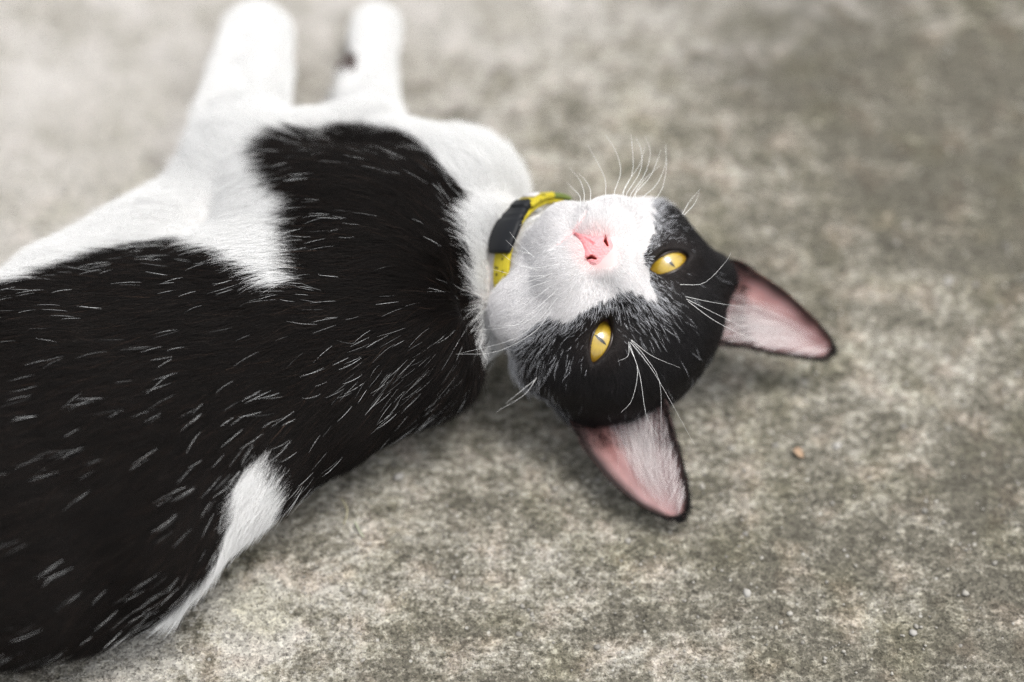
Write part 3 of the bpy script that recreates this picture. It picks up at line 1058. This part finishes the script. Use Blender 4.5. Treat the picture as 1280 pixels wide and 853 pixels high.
def build_ear(edge_a, edge_b, cup, hair_rows, hair_to):
    """edge_a, edge_b: the two rims from base to the shared tip as (px, py, depth)"""
    A = spline([at_d(*p) for p in edge_a], 40)
    B = spline([at_d(*p) for p in edge_b], 40)
    nu, nv = 40, 25
    ax = norm(A[-1] - 0.5 * (A[0] + B[0]))
    wd = norm(B[0] - A[0])
    nrm = norm(np.cross(ax, wd))
    if nrm @ AX_B < 0:
        nrm = -nrm
    u = np.linspace(0, 1, nu)[:, None]; v = np.linspace(0, 1, nv)[None]
    S = A[:, None] * (1 - v[..., None]) + B[:, None] * v[..., None]
    prof = (4 * v * (1 - v)) ** 0.8
    dep = cup * (1 - u) ** 0.7 * prof
    ridge = 0.16 * np.exp(-((v - 0.27 - 0.08 * u) / 0.06) ** 2) * np.clip(1 - u / 0.75, 0, 1) - 0.14 * np.exp(-((v - 0.15) / 0.06) ** 2) * np.exp(-((u - 0.22) / 0.16) ** 2)
    inner = S - nrm * (dep - ridge)[..., None] * CM
    th = 0.05 + 0.16 * (1 - u) * prof
    outer = inner - nrm * (th[..., None]) * CM - nrm * 0.0003
    outer = outer + (np.array([0, 0, 0]))
    V = np.concatenate([inner.reshape(-1, 3), outer.reshape(-1, 3)])
    V[:, 2] = np.maximum(V[:, 2], 0.0015)
    idx = np.arange(nu * nv).reshape(nu, nv)
    Q = np.stack([idx[:-1, :-1], idx[1:, :-1], idx[1:, 1:], idx[:-1, 1:]], -1).reshape(-1, 4)
    n0 = nu * nv
    Qo = Q[:, ::-1] + n0
    rim = []
    border = [(i, 0) for i in range(nu)] + [(nu - 1, j) for j in range(1, nv)] + [(i, nv - 1) for i in range(nu - 2, -1, -1)]
    for (i, j), (k, l) in zip(border[:-1], border[1:]):
        rim.append((idx[i, j], idx[k, l], idx[k, l] + n0, idx[i, j] + n0))
    Qa = np.concatenate([Q, Qo, np.array(rim)])
    # colours: pink inside, dark rim and back
    uu, vv = np.broadcast_arrays(u, v)
    rimd = np.minimum(np.minimum(vv, 1 - vv) * (1.2 - uu * 0.9), (1 - uu) * 0.8)
    nz = vnoise(inner, 180, 41)
    k = np.clip((rimd - 0.035 + nz * 0.015) / 0.09, 0, 1)[..., None]
    pink = np.array([0.345, 0.215, 0.212]) + nz[..., None] * np.array([0.07, 0.05, 0.05])
    pink = pink * (1 - 0.45 * np.exp(-((1 - uu) / 0.12) ** 2)[..., None])
    highlight = np.exp(-((vv - 0.6) / 0.2) ** 2 - ((uu - 0.4) / 0.35) ** 2)[..., None]  # whitish highlight down the middle, painted into the skin colour
    pink = pink * (1 - 0.45 * highlight) + np.array([0.56, 0.42, 0.415]) * 0.45 * highlight
    red = np.exp(-((vv - 0.22) / 0.13) ** 2) * np.exp(-((uu - 0.1) / 0.35) ** 2)
    pink = pink * (1 - 0.6 * red[..., None]) + np.array([0.30, 0.085, 0.065]) * 0.6 * red[..., None]
    ci = np.array([0.020, 0.014, 0.013]) * (1 - k) + pink * k
    co = np.tile(np.array([0.010, 0.009, 0.009]), (n0, 1))
    col = np.concatenate([ci.reshape(-1, 3), co])
    ear = child(mesh_np("ear", V, Qa, EAR_MAT, col=col))
    # fur: short dark fringe on the rim and back, long pale tufts inside
    Ps, Rs, Cs = [], [], []
    def add(root, tip, rad, colr, bend, seg=4):
        t = np.linspace(0, 1, seg + 1)[None, :, None]
        P = root[:, None] * (1 - t) + tip[:, None] * t + bend[:, None] * 4 * t * (1 - t)
        Ps.append(P); Rs.append(rad[:, None] * (1 - 0.85 * np.linspace(0, 1, seg + 1)[None])); Cs.append(colr)
    def bil(G, uu_, vv_):
        a = np.clip(uu_ * (nu - 1), 0, nu - 1.001); b_ = np.clip(vv_ * (nv - 1), 0, nv - 1.001)
        i = a.astype(int); j = b_.astype(int); fa = (a - i)[:, None]; fb = (b_ - j)[:, None]
        return (G[i, j] * (1 - fa) * (1 - fb) + G[i + 1, j] * fa * (1 - fb) + G[i, j + 1] * (1 - fa) * fb + G[i + 1, j + 1] * fa * fb)
    # fringe
    n = 5200
    uu_ = rng.random(n) ** 0.9; side = rng.random(n) < 0.5
    vv_ = np.where(side, rng.uniform(0, 0.05, n), rng.uniform(0.95, 1, n))
    top = rng.random(n) < 0.22
    uu_ = np.where(top, rng.uniform(0.93, 0.985, n), np.minimum(uu_, 0.97)); vv_ = np.where(top, rng.random(n), vv_)
    r = bil(inner, uu_, vv_) - nrm * 0.0004
    out = norm(bil(inner, uu_, vv_) - bil(inner, uu_ * 0.9, 0.5 * np.ones(n)))
    tip = r + (out * 0.5 + ax * 0.75 - nrm * 0.25 + rng.normal(0, .25, (n, 3))) * (rng.uniform(0.10, 0.26, n) * CM)[:, None]
    add(r, tip, rng.uniform(0.03, 0.05, n) * 0.001, np.array([0.010, 0.009, 0.009]) * rng.uniform(0.6, 1.6, (n, 1)), np.zeros((n, 3)), 3)
    # coat of the head running out over the root of the ear
    n = 2600
    uu_ = 0.02 + 0.24 * rng.random(n) ** 1.6; vv_ = np.where(rng.random(n) < 0.5, rng.beta(0.7, 2.2, n), rng.beta(2.2, 0.7, n)); vv_ = np.clip(vv_, 0.01, 0.99)
    r = bil(inner, uu_, vv_)
    tip = r + (ax * 0.8 + nrm * 0.30 + rng.normal(0, .20, (n, 3))) * (rng.uniform(0.25, 0.65, n) * CM)[:, None]
    add(r, tip, rng.uniform(0.03, 0.05, n) * 0.001, np.where(rng.random((n, 1)) < 0.8, np.array([[0.012, 0.010, 0.010]]), np.array([[0.20, 0.13, 0.12]])), nrm * (rng.uniform(0.0, 0.1, n) * CM)[:, None], 3)
    # downy inner skin
    n = 900
    uu_ = rng.random(n) * 0.88; vv_ = rng.uniform(0.08, 0.92, n)
    r = bil(inner, uu_, vv_)
    tip = r + (ax * 0.8 + nrm * 0.35 + rng.normal(0, .22, (n, 3))) * (rng.uniform(0.15, 0.35, n) * CM)[:, None]
    add(r, tip, rng.uniform(0.014, 0.024, n) * 0.001, np.where(rng.random((n, 1)) < 0.6, np.array([[0.58, 0.36, 0.33]]), np.array([[0.10, 0.06, 0.05]])), np.zeros((n, 3)), 3)
    # long tufts
    for (v0, v1, u0, u1, cnt, ln, lean) in hair_rows:
        uu_ = rng.uniform(u0, u1, cnt); vv_ = rng.uniform(v0, v1, cnt)
        r = bil(inner, uu_, vv_)
        to = bil(inner, np.clip(uu_ + ln * rng.uniform(0.6, 1.15, cnt), 0, .93), np.clip(vv_ + lean * rng.uniform(0.5, 1.3, cnt) + rng.normal(0, .05, cnt), 0.06, 0.94)) + nrm * (rng.uniform(0.10, 0.32, cnt) * CM)[:, None]
        add(r, to, rng.uniform(0.035, 0.065, cnt) * 0.001, np.array([0.86, 0.80, 0.79]) * rng.uniform(0.75, 1, (cnt, 1)), nrm * (rng.uniform(0.08, 0.25, cnt) * CM)[:, None])
    k = max(p.shape[1] for p in Ps)
    PP, RR = [], []
    for p, r_ in zip(Ps, Rs):
        if p.shape[1] < k:
            t = np.linspace(0, p.shape[1] - 1, k); i = np.minimum(t.astype(int), p.shape[1] - 2); f = (t - i)
            p = p[:, i] * (1 - f)[None, :, None] + p[:, i + 1] * f[None, :, None]
            r_ = r_[:, i] * (1 - f)[None] + r_[:, i + 1] * f[None]
        PP.append(p); RR.append(r_)
    h = hair_np("ear_hair", np.concatenate(PP), np.concatenate(RR), np.concatenate(Cs), FUR)
    h.parent = ear
    return ear


dB = DEPTH_EYE
build_ear([(898, 322, dB + .037), (925, 327, dB + .034), (950, 343, dB + .034), (980, 363, dB + .036), (1015, 395, dB + .040), (1036, 420, dB + .043), (1041, 436, dB + .045)],
          [(888, 428, dB + .022), (935, 434, dB + .026), (970, 441, dB + .034), (1005, 446, dB + .040), (1030, 447, dB + .044), (1041, 436, dB + .045)],
          1.15, [(0.55, 0.95, 0.02, 0.30, 190, 0.45, -0.22), (0.3, 0.7, 0.02, 0.35, 100, 0.40, -0.05), (0.8, 0.97, 0.2, 0.7, 90, 0.22, -0.30)], None)
build_ear([(706, 512, dB + .022), (720, 542, dB + .020), (736, 570, dB + .018), (765, 604, dB + .015), (800, 632, dB + .013), (830, 646, dB + .0125), (850, 646, dB + .013)],
          [(828, 485, dB + .012), (844, 545, dB + .010), (853, 580, dB + .010), (859, 612, dB + .011), (858, 634, dB + .012), (850, 646, dB + .013)],
          1.0, [(0.5, 0.95, 0.02, 0.30, 190, 0.45, -0.22), (0.35, 0.7, 0.02, 0.35, 90, 0.40, -0.05), (0.8, 0.97, 0.2, 0.7, 90, 0.22, -0.30)], None)

# ------------------------------------------------------------------ whiskers
WHISK = simple_mat("whisker_white", (0.86, 0.86, 0.84), 0.35, 0.5)


def whisker(pts, d0, d1, r=0.11):
    n = len(pts)
    P = spline([at_d(x, y, d0 + (d1 - d0) * i / (n - 1)) for i, (x, y) in enumerate(pts)], 12)
    V, F = tube_np(P, np.linspace(r, r * 0.22, 12) * 0.001, 5)
    child(mesh_np("whisker", V, F, WHISK))


UP = [[(757, 240), (755, 220), (735, 182)], [(768, 240), (776, 215), (770, 190), (757, 169)], [(778, 242), (791, 215), (790, 180), (788, 168)], [(783, 243), (800, 215), (802, 190), (795, 172)],
      [(788, 244), (806, 218), (813, 190), (806, 170)], [(792, 245), (812, 222), (822, 200), (826, 188)], [(800, 250), (820, 232), (832, 205), (832, 180)], [(806, 262), (826, 240), (833, 210), (832, 186)],
      [(730, 240), (724, 224), (712, 210)], [(738, 238), (732, 226), (722, 216)], [(795, 240), (806, 224), (826, 206)], [(780, 238), (786, 226), (800, 205), (806, 184)], [(725, 246), (716, 236), (708, 228)]]
for w in UP:
    w = [(w[0][0], w[0][1] + 14)] + w
    whisker(w, 0.742, 0.760, 0.125)
DOWN = [[(700, 330), (665, 335), (640, 325)], [(690, 342), (660, 352), (630, 352)], [(690, 350), (655, 362), (625, 372)], [(690, 356), (662, 378), (640, 392)], [(695, 364), (660, 395), (640, 408), (590, 414)],
        [(697, 372), (672, 402), (640, 425), (575, 442)], [(680, 345), (650, 345), (612, 336)], [(685, 378), (655, 404), (610, 408)], [(692, 384), (668, 415), (620, 440), (570, 443)], [(672, 338), (645, 330), (628, 318)], [(668, 322), (650, 306), (637, 290)], [(664, 318), (646, 312), (632, 300)]]
for w in DOWN:
    whisker(w, 0.728, 0.735, 0.085)
BROW = [[(787, 430), (800, 470), (808, 520), (824, 548)], [(788, 428), (806, 450), (826, 480), (868, 556)], [(789, 426), (808, 448), (825, 480), (826, 545)], [(786, 432), (797, 462), (790, 500), (776, 516)], [(789, 425), (815, 445), (850, 460)],
        [(857, 371), (890, 378), (928, 384)], [(858, 374), (890, 390), (930, 410)], [(860, 377), (900, 405), (970, 438)], [(850, 356), (880, 354), (905, 330), (914, 316)], [(786, 428), (785, 445), (772, 452)]]
for w in BROW:
    whisker(w, 0.742, 0.738, 0.085)
for w in ([(671, 472), (655, 494), (620, 515)], [(670, 474), (650, 490), (632, 505)], [(853, 268), (862, 252), (876, 236)], [(855, 269), (868, 255), (874, 240)]):
    whisker(w, 0.748, 0.752, 0.10)

# ------------------------------------------------------------------ collar
YEL = None


def webbing_mat():
    m, nt, b = new_mat("yellow_webbing")
    L = nt.links.new
    tc = nd(nt, "ShaderNodeTexCoord")
    wv = nd(nt, "ShaderNodeTexWave", Scale=420.0, Distortion=0.6); L(tc.outputs["Object"], wv.inputs["Vector"])
    nz = nd(nt, "ShaderNodeTexNoise", Scale=300.0); L(tc.outputs["Object"], nz.inputs["Vector"])
    mx = nd(nt, "ShaderNodeMix", data_type='RGBA'); L(nz.outputs[0], mx.inputs[0])
    mx.inputs[6].default_value = (0.34, 0.26, 0.006, 1); mx.inputs[7].default_value = (0.66, 0.55, 0.02, 1)
    vo = nd(nt, "ShaderNodeTexVoronoi", Scale=330.0); L(tc.outputs["Object"], vo.inputs["Vector"])
    dk = nd(nt, "ShaderNodeValToRGB"); L(vo.outputs["Distance"], dk.inputs[0])
    dk.color_ramp.elements[0].position = 0.16; dk.color_ramp.elements[0].color = (0.10, 0.10, 0.09, 1)
    dk.color_ramp.elements[1].position = 0.26; dk.color_ramp.elements[1].color = (1, 1, 1, 1)
    m2 = nd(nt, "ShaderNodeMix", data_type='RGBA', blend_type='MULTIPLY'); m2.inputs[0].default_value = 0.8
    L(mx.outputs[2], m2.inputs[6]); L(dk.outputs[0], m2.inputs[7])
    L(m2.outputs[2], b.inputs["Base Color"])
    b.inputs["Roughness"].default_value = 0.7
    bp = nd(nt, "ShaderNodeBump", Strength=0.5, Distance=0.0004); L(wv.outputs[0], bp.inputs["Height"]); L(bp.outputs[0], b.inputs["Normal"])
    return m


YEL = webbing_mat()
PLASTIC = simple_mat("dark_plastic", (0.007, 0.008, 0.010), 0.55, 0.28)
GREEN = simple_mat("green_print", (0.12, 0.16, 0.03), 0.7)
CW = norm(np.cross(AX_U, NECK_N))                 # in-plane axis of the collar
if CW @ AX_R > 0:
    CW = -CW                                      # towards the visible (left) side
collar = bpy.data.objects.new("pet_collar", None)
COL.objects.link(collar)
collar.location = NECK_C
tag(collar, "narrow yellow webbing collar with a dark grey plastic buckle round the cat's white neck", "collar")
CR = 2.62


def ring_pt(a, r, off):
    """angle from the visible side towards the top, radius and offset along the neck in cm"""
    return (CW * math.cos(a) * r * 1.0 + AX_U * math.sin(a) * r * 1.08 + NECK_N * off) * CM


def band(name, a0, a1, r0, r1, half, mat, n=40, widths=None, parent=collar, bev=True):
    V, F = [], []
    for i in range(n + 1):
        t = i / n
        a = math.radians(a0 + (a1 - a0) * t)
        h = half * (widths(t) if widths else 1)
        e = (r1 - r0) * 0.35
        sec = [(r0, -h + e * .5), (r0, h - e * .5), (r0 + e, h), (r1 - e, h), (r1, h - e), (r1, -h + e), (r1 - e, -h), (r0 + e, -h)]
        for (r, o) in sec:
            V.append(ring_pt(a, r, o))
    k = 8
    for i in range(n):
        for j in range(k):
            F.append((i * k + j, i * k + (j + 1) % k, (i + 1) * k + (j + 1) % k, (i + 1) * k + j))
    closed = abs(a1 - a0) >= 359.9
    me = bpy.data.meshes.new(name)
    faces = [tuple(f[::-1]) for f in F]
    if not closed:
        faces += [tuple(range(k)), tuple(reversed([n * k + j for j in range(k)]))]
    me.from_pydata([tuple(v) for v in V], [], faces)
    me.polygons.foreach_set("use_smooth", np.ones(len(faces), bool))
    me.materials.append(mat)
    o = bpy.data.objects.new(name, me); COL.objects.link(o); o.parent = parent
    return o


band("strap", -180, 180, CR, CR + 0.16, 0.42, YEL, 90)
bk = band("buckle", 15, 52, CR + 0.17, CR + 0.44, 0.62, PLASTIC, 24, lambda t: 0.80 + 0.28 * math.sin(math.pi * min(1, t * 1.15)) ** 0.6 - (0.12 if 0.68 < t < 0.76 else 0))
band("buckle_tongue", 53, 60, CR + 0.19, CR + 0.50, 0.46, PLASTIC, 6, parent=bk)
lp = band("strap_loop", 58, 84, CR + 0.17, CR + 0.40, 0.54, YEL, 16)
sl = band("slider", 66, 72, CR + 0.41, CR + 0.50, 0.34, simple_mat("pale_plastic", (0.62, 0.60, 0.60), 0.4), 6, parent=lp)
band("strap_tip", 84.5, 104, CR + 0.17, CR + 0.36, 0.50, GREEN, 12)

# ------------------------------------------------------------------ small things on the concrete
def rock(seed, r):
    g = np.random.default_rng(seed)
    me = bpy.data.meshes.new("pebble")
    t = (1 + 5 ** 0.5) / 2
    V = np.array([(-1, t, 0), (1, t, 0), (-1, -t, 0), (1, -t, 0), (0, -1, t), (0, 1, t), (0, -1, -t), (0, 1, -t), (t, 0, -1), (t, 0, 1), (-t, 0, -1), (-t, 0, 1)], float)
    V = norm(V) * g.uniform(0.7, 1.15, (12, 1)) * r * np.array([1.1, 0.9, 0.6])
    F = [(0, 11, 5), (0, 5, 1), (0, 1, 7), (0, 7, 10), (0, 10, 11), (1, 5, 9), (5, 11, 4), (11, 10, 2), (10, 7, 6), (7, 1, 8), (3, 9, 4), (3, 4, 2), (3, 2, 6), (3, 6, 8), (3, 8, 9), (4, 9, 5), (2, 4, 11), (6, 2, 10), (8, 6, 7), (9, 8, 1)]
    return V, F


def build_grit():
    m, nt, b = new_mat("grit_stone")
    a = nd(nt, "ShaderNodeAttribute", attribute_name="coat")
    nt.links.new(a.outputs["Color"], b.inputs["Base Color"]); b.inputs["Roughness"].default_value = 0.85
    Vs, Fs, Cs = [], [], []
    off = 0
    base = [rock(s, 1.0) for s in range(12)]
    for k in range(3600):
        x, y = rng.uniform(-0.32, 0.36), rng.uniform(-0.20, 0.34)
        r = min(0.00045 * (1 / max(rng.random(), 0.02)) ** 0.35, 0.0016)
        V, F = base[k % 12]
        an = rng.uniform(0, 6.28)
        R = np.array([[math.cos(an), -math.sin(an), 0], [math.sin(an), math.cos(an), 0], [0, 0, 1]])
        Vs.append((V @ R.T) * r + (x, y, -r * 0.12)); Fs.append(np.array(F) + off); off += 12
        tone = rng.uniform(0.20, 0.40)
        Cs.append(np.tile(np.array([tone, tone * 0.95, tone * 0.84]), (12, 1)))
    g = mesh_np("grit", np.concatenate(Vs), np.concatenate(Fs), m, smooth=False, col=np.concatenate(Cs))
    tag(g, "fine pale grit set in the worn concrete around the cat", kind="stuff")


build_grit()
PEB = simple_mat("pale_stone", (0.38, 0.365, 0.335), 0.85)
for k, (px_, py_, r, lab) in enumerate([
        (1046, 558, 0.0021, "pale grey pebble set in the concrete just right of the orange leaf scrap"),
        (1186, 352, 0.0022, "pale pebble in the mossy concrete near the right edge, beyond the ear tips"),
        (1141, 791, 0.0017, "small white pebble in the concrete at lower right"),
        (498, 596, 0.0024, "pale stone chip in the concrete just below the black shoulder"),
        (934, 741, 0.0021, "flat pale stone chip in the concrete below the hanging ear")]):
    V, F = rock(40 + k, r)
    p = at_h(px_, py_, 0)
    o = mesh_np("pebble", V, F, PEB, smooth=False)
    o.location = (p[0], p[1], 0.0); o.rotation_euler = (0, 0, k * 1.3)
    tag(o, lab, "pebble", "pebbles in the concrete")


def build_scrap():
    """a curled scrap of an orange dead leaf"""
    V, F = [], []
    n, w = 10, 5
    for i in range(n):
        t = i / (n - 1)
        hw = 0.0016 * math.sin(math.pi * (0.12 + 0.83 * t)) ** 0.7
        for j in range(w):
            s = -1 + 2 * j / (w - 1)
            V.append((0.0048 * (t - .5), s * hw, 0.0009 + 0.0007 * s * s + 0.0006 * math.sin(5 * t)))
    nb = len(V)
    V += [(x, y, z - 0.0003) for x, y, z in V]
    for i in range(n - 1):
        for j in range(w - 1):
            a = i * w + j
            F.append((a, a + w, a + w + 1, a + 1)); F.append((nb + a, nb + a + 1, nb + a + w + 1, nb + a + w))
    o = mesh_np("leaf_scrap", V, F, simple_mat("dead_leaf", (0.37, 0.255, 0.165), 0.7))
    o.location = at_h(998, 568, 0); o.rotation_euler = (0, 0, math.radians(-48))
    tag(o, "tiny curled scrap of orange dead leaf on the concrete between the ears and the pebble", "leaf scrap")


build_scrap()


def straw(pts, lab, rad, colr):
    P = spline([at_h(x, y, h) for x, y, h in pts], 12)
    c = P.mean(0)
    V, F = tube_np(P - c, np.linspace(rad, rad * 0.5, 12), 6)
    o = mesh_np("straw", V, F, simple_mat("dry_straw", colr, 0.7))
    o.location = c
    tag(o, lab, "straw", "bits of dry grass on the concrete")


straw([(427, 624, .12), (434, 638, .18), (430, 656, .10)], "curled pale bit of dry grass on the concrete below the black shoulder", 0.0004, (0.46, 0.42, 0.28))
straw([(444, 653, .1), (449, 663, .16), (455, 672, .1)], "short straight pale green stem on the concrete beside the curled one", 0.0005, (0.42, 0.44, 0.32))
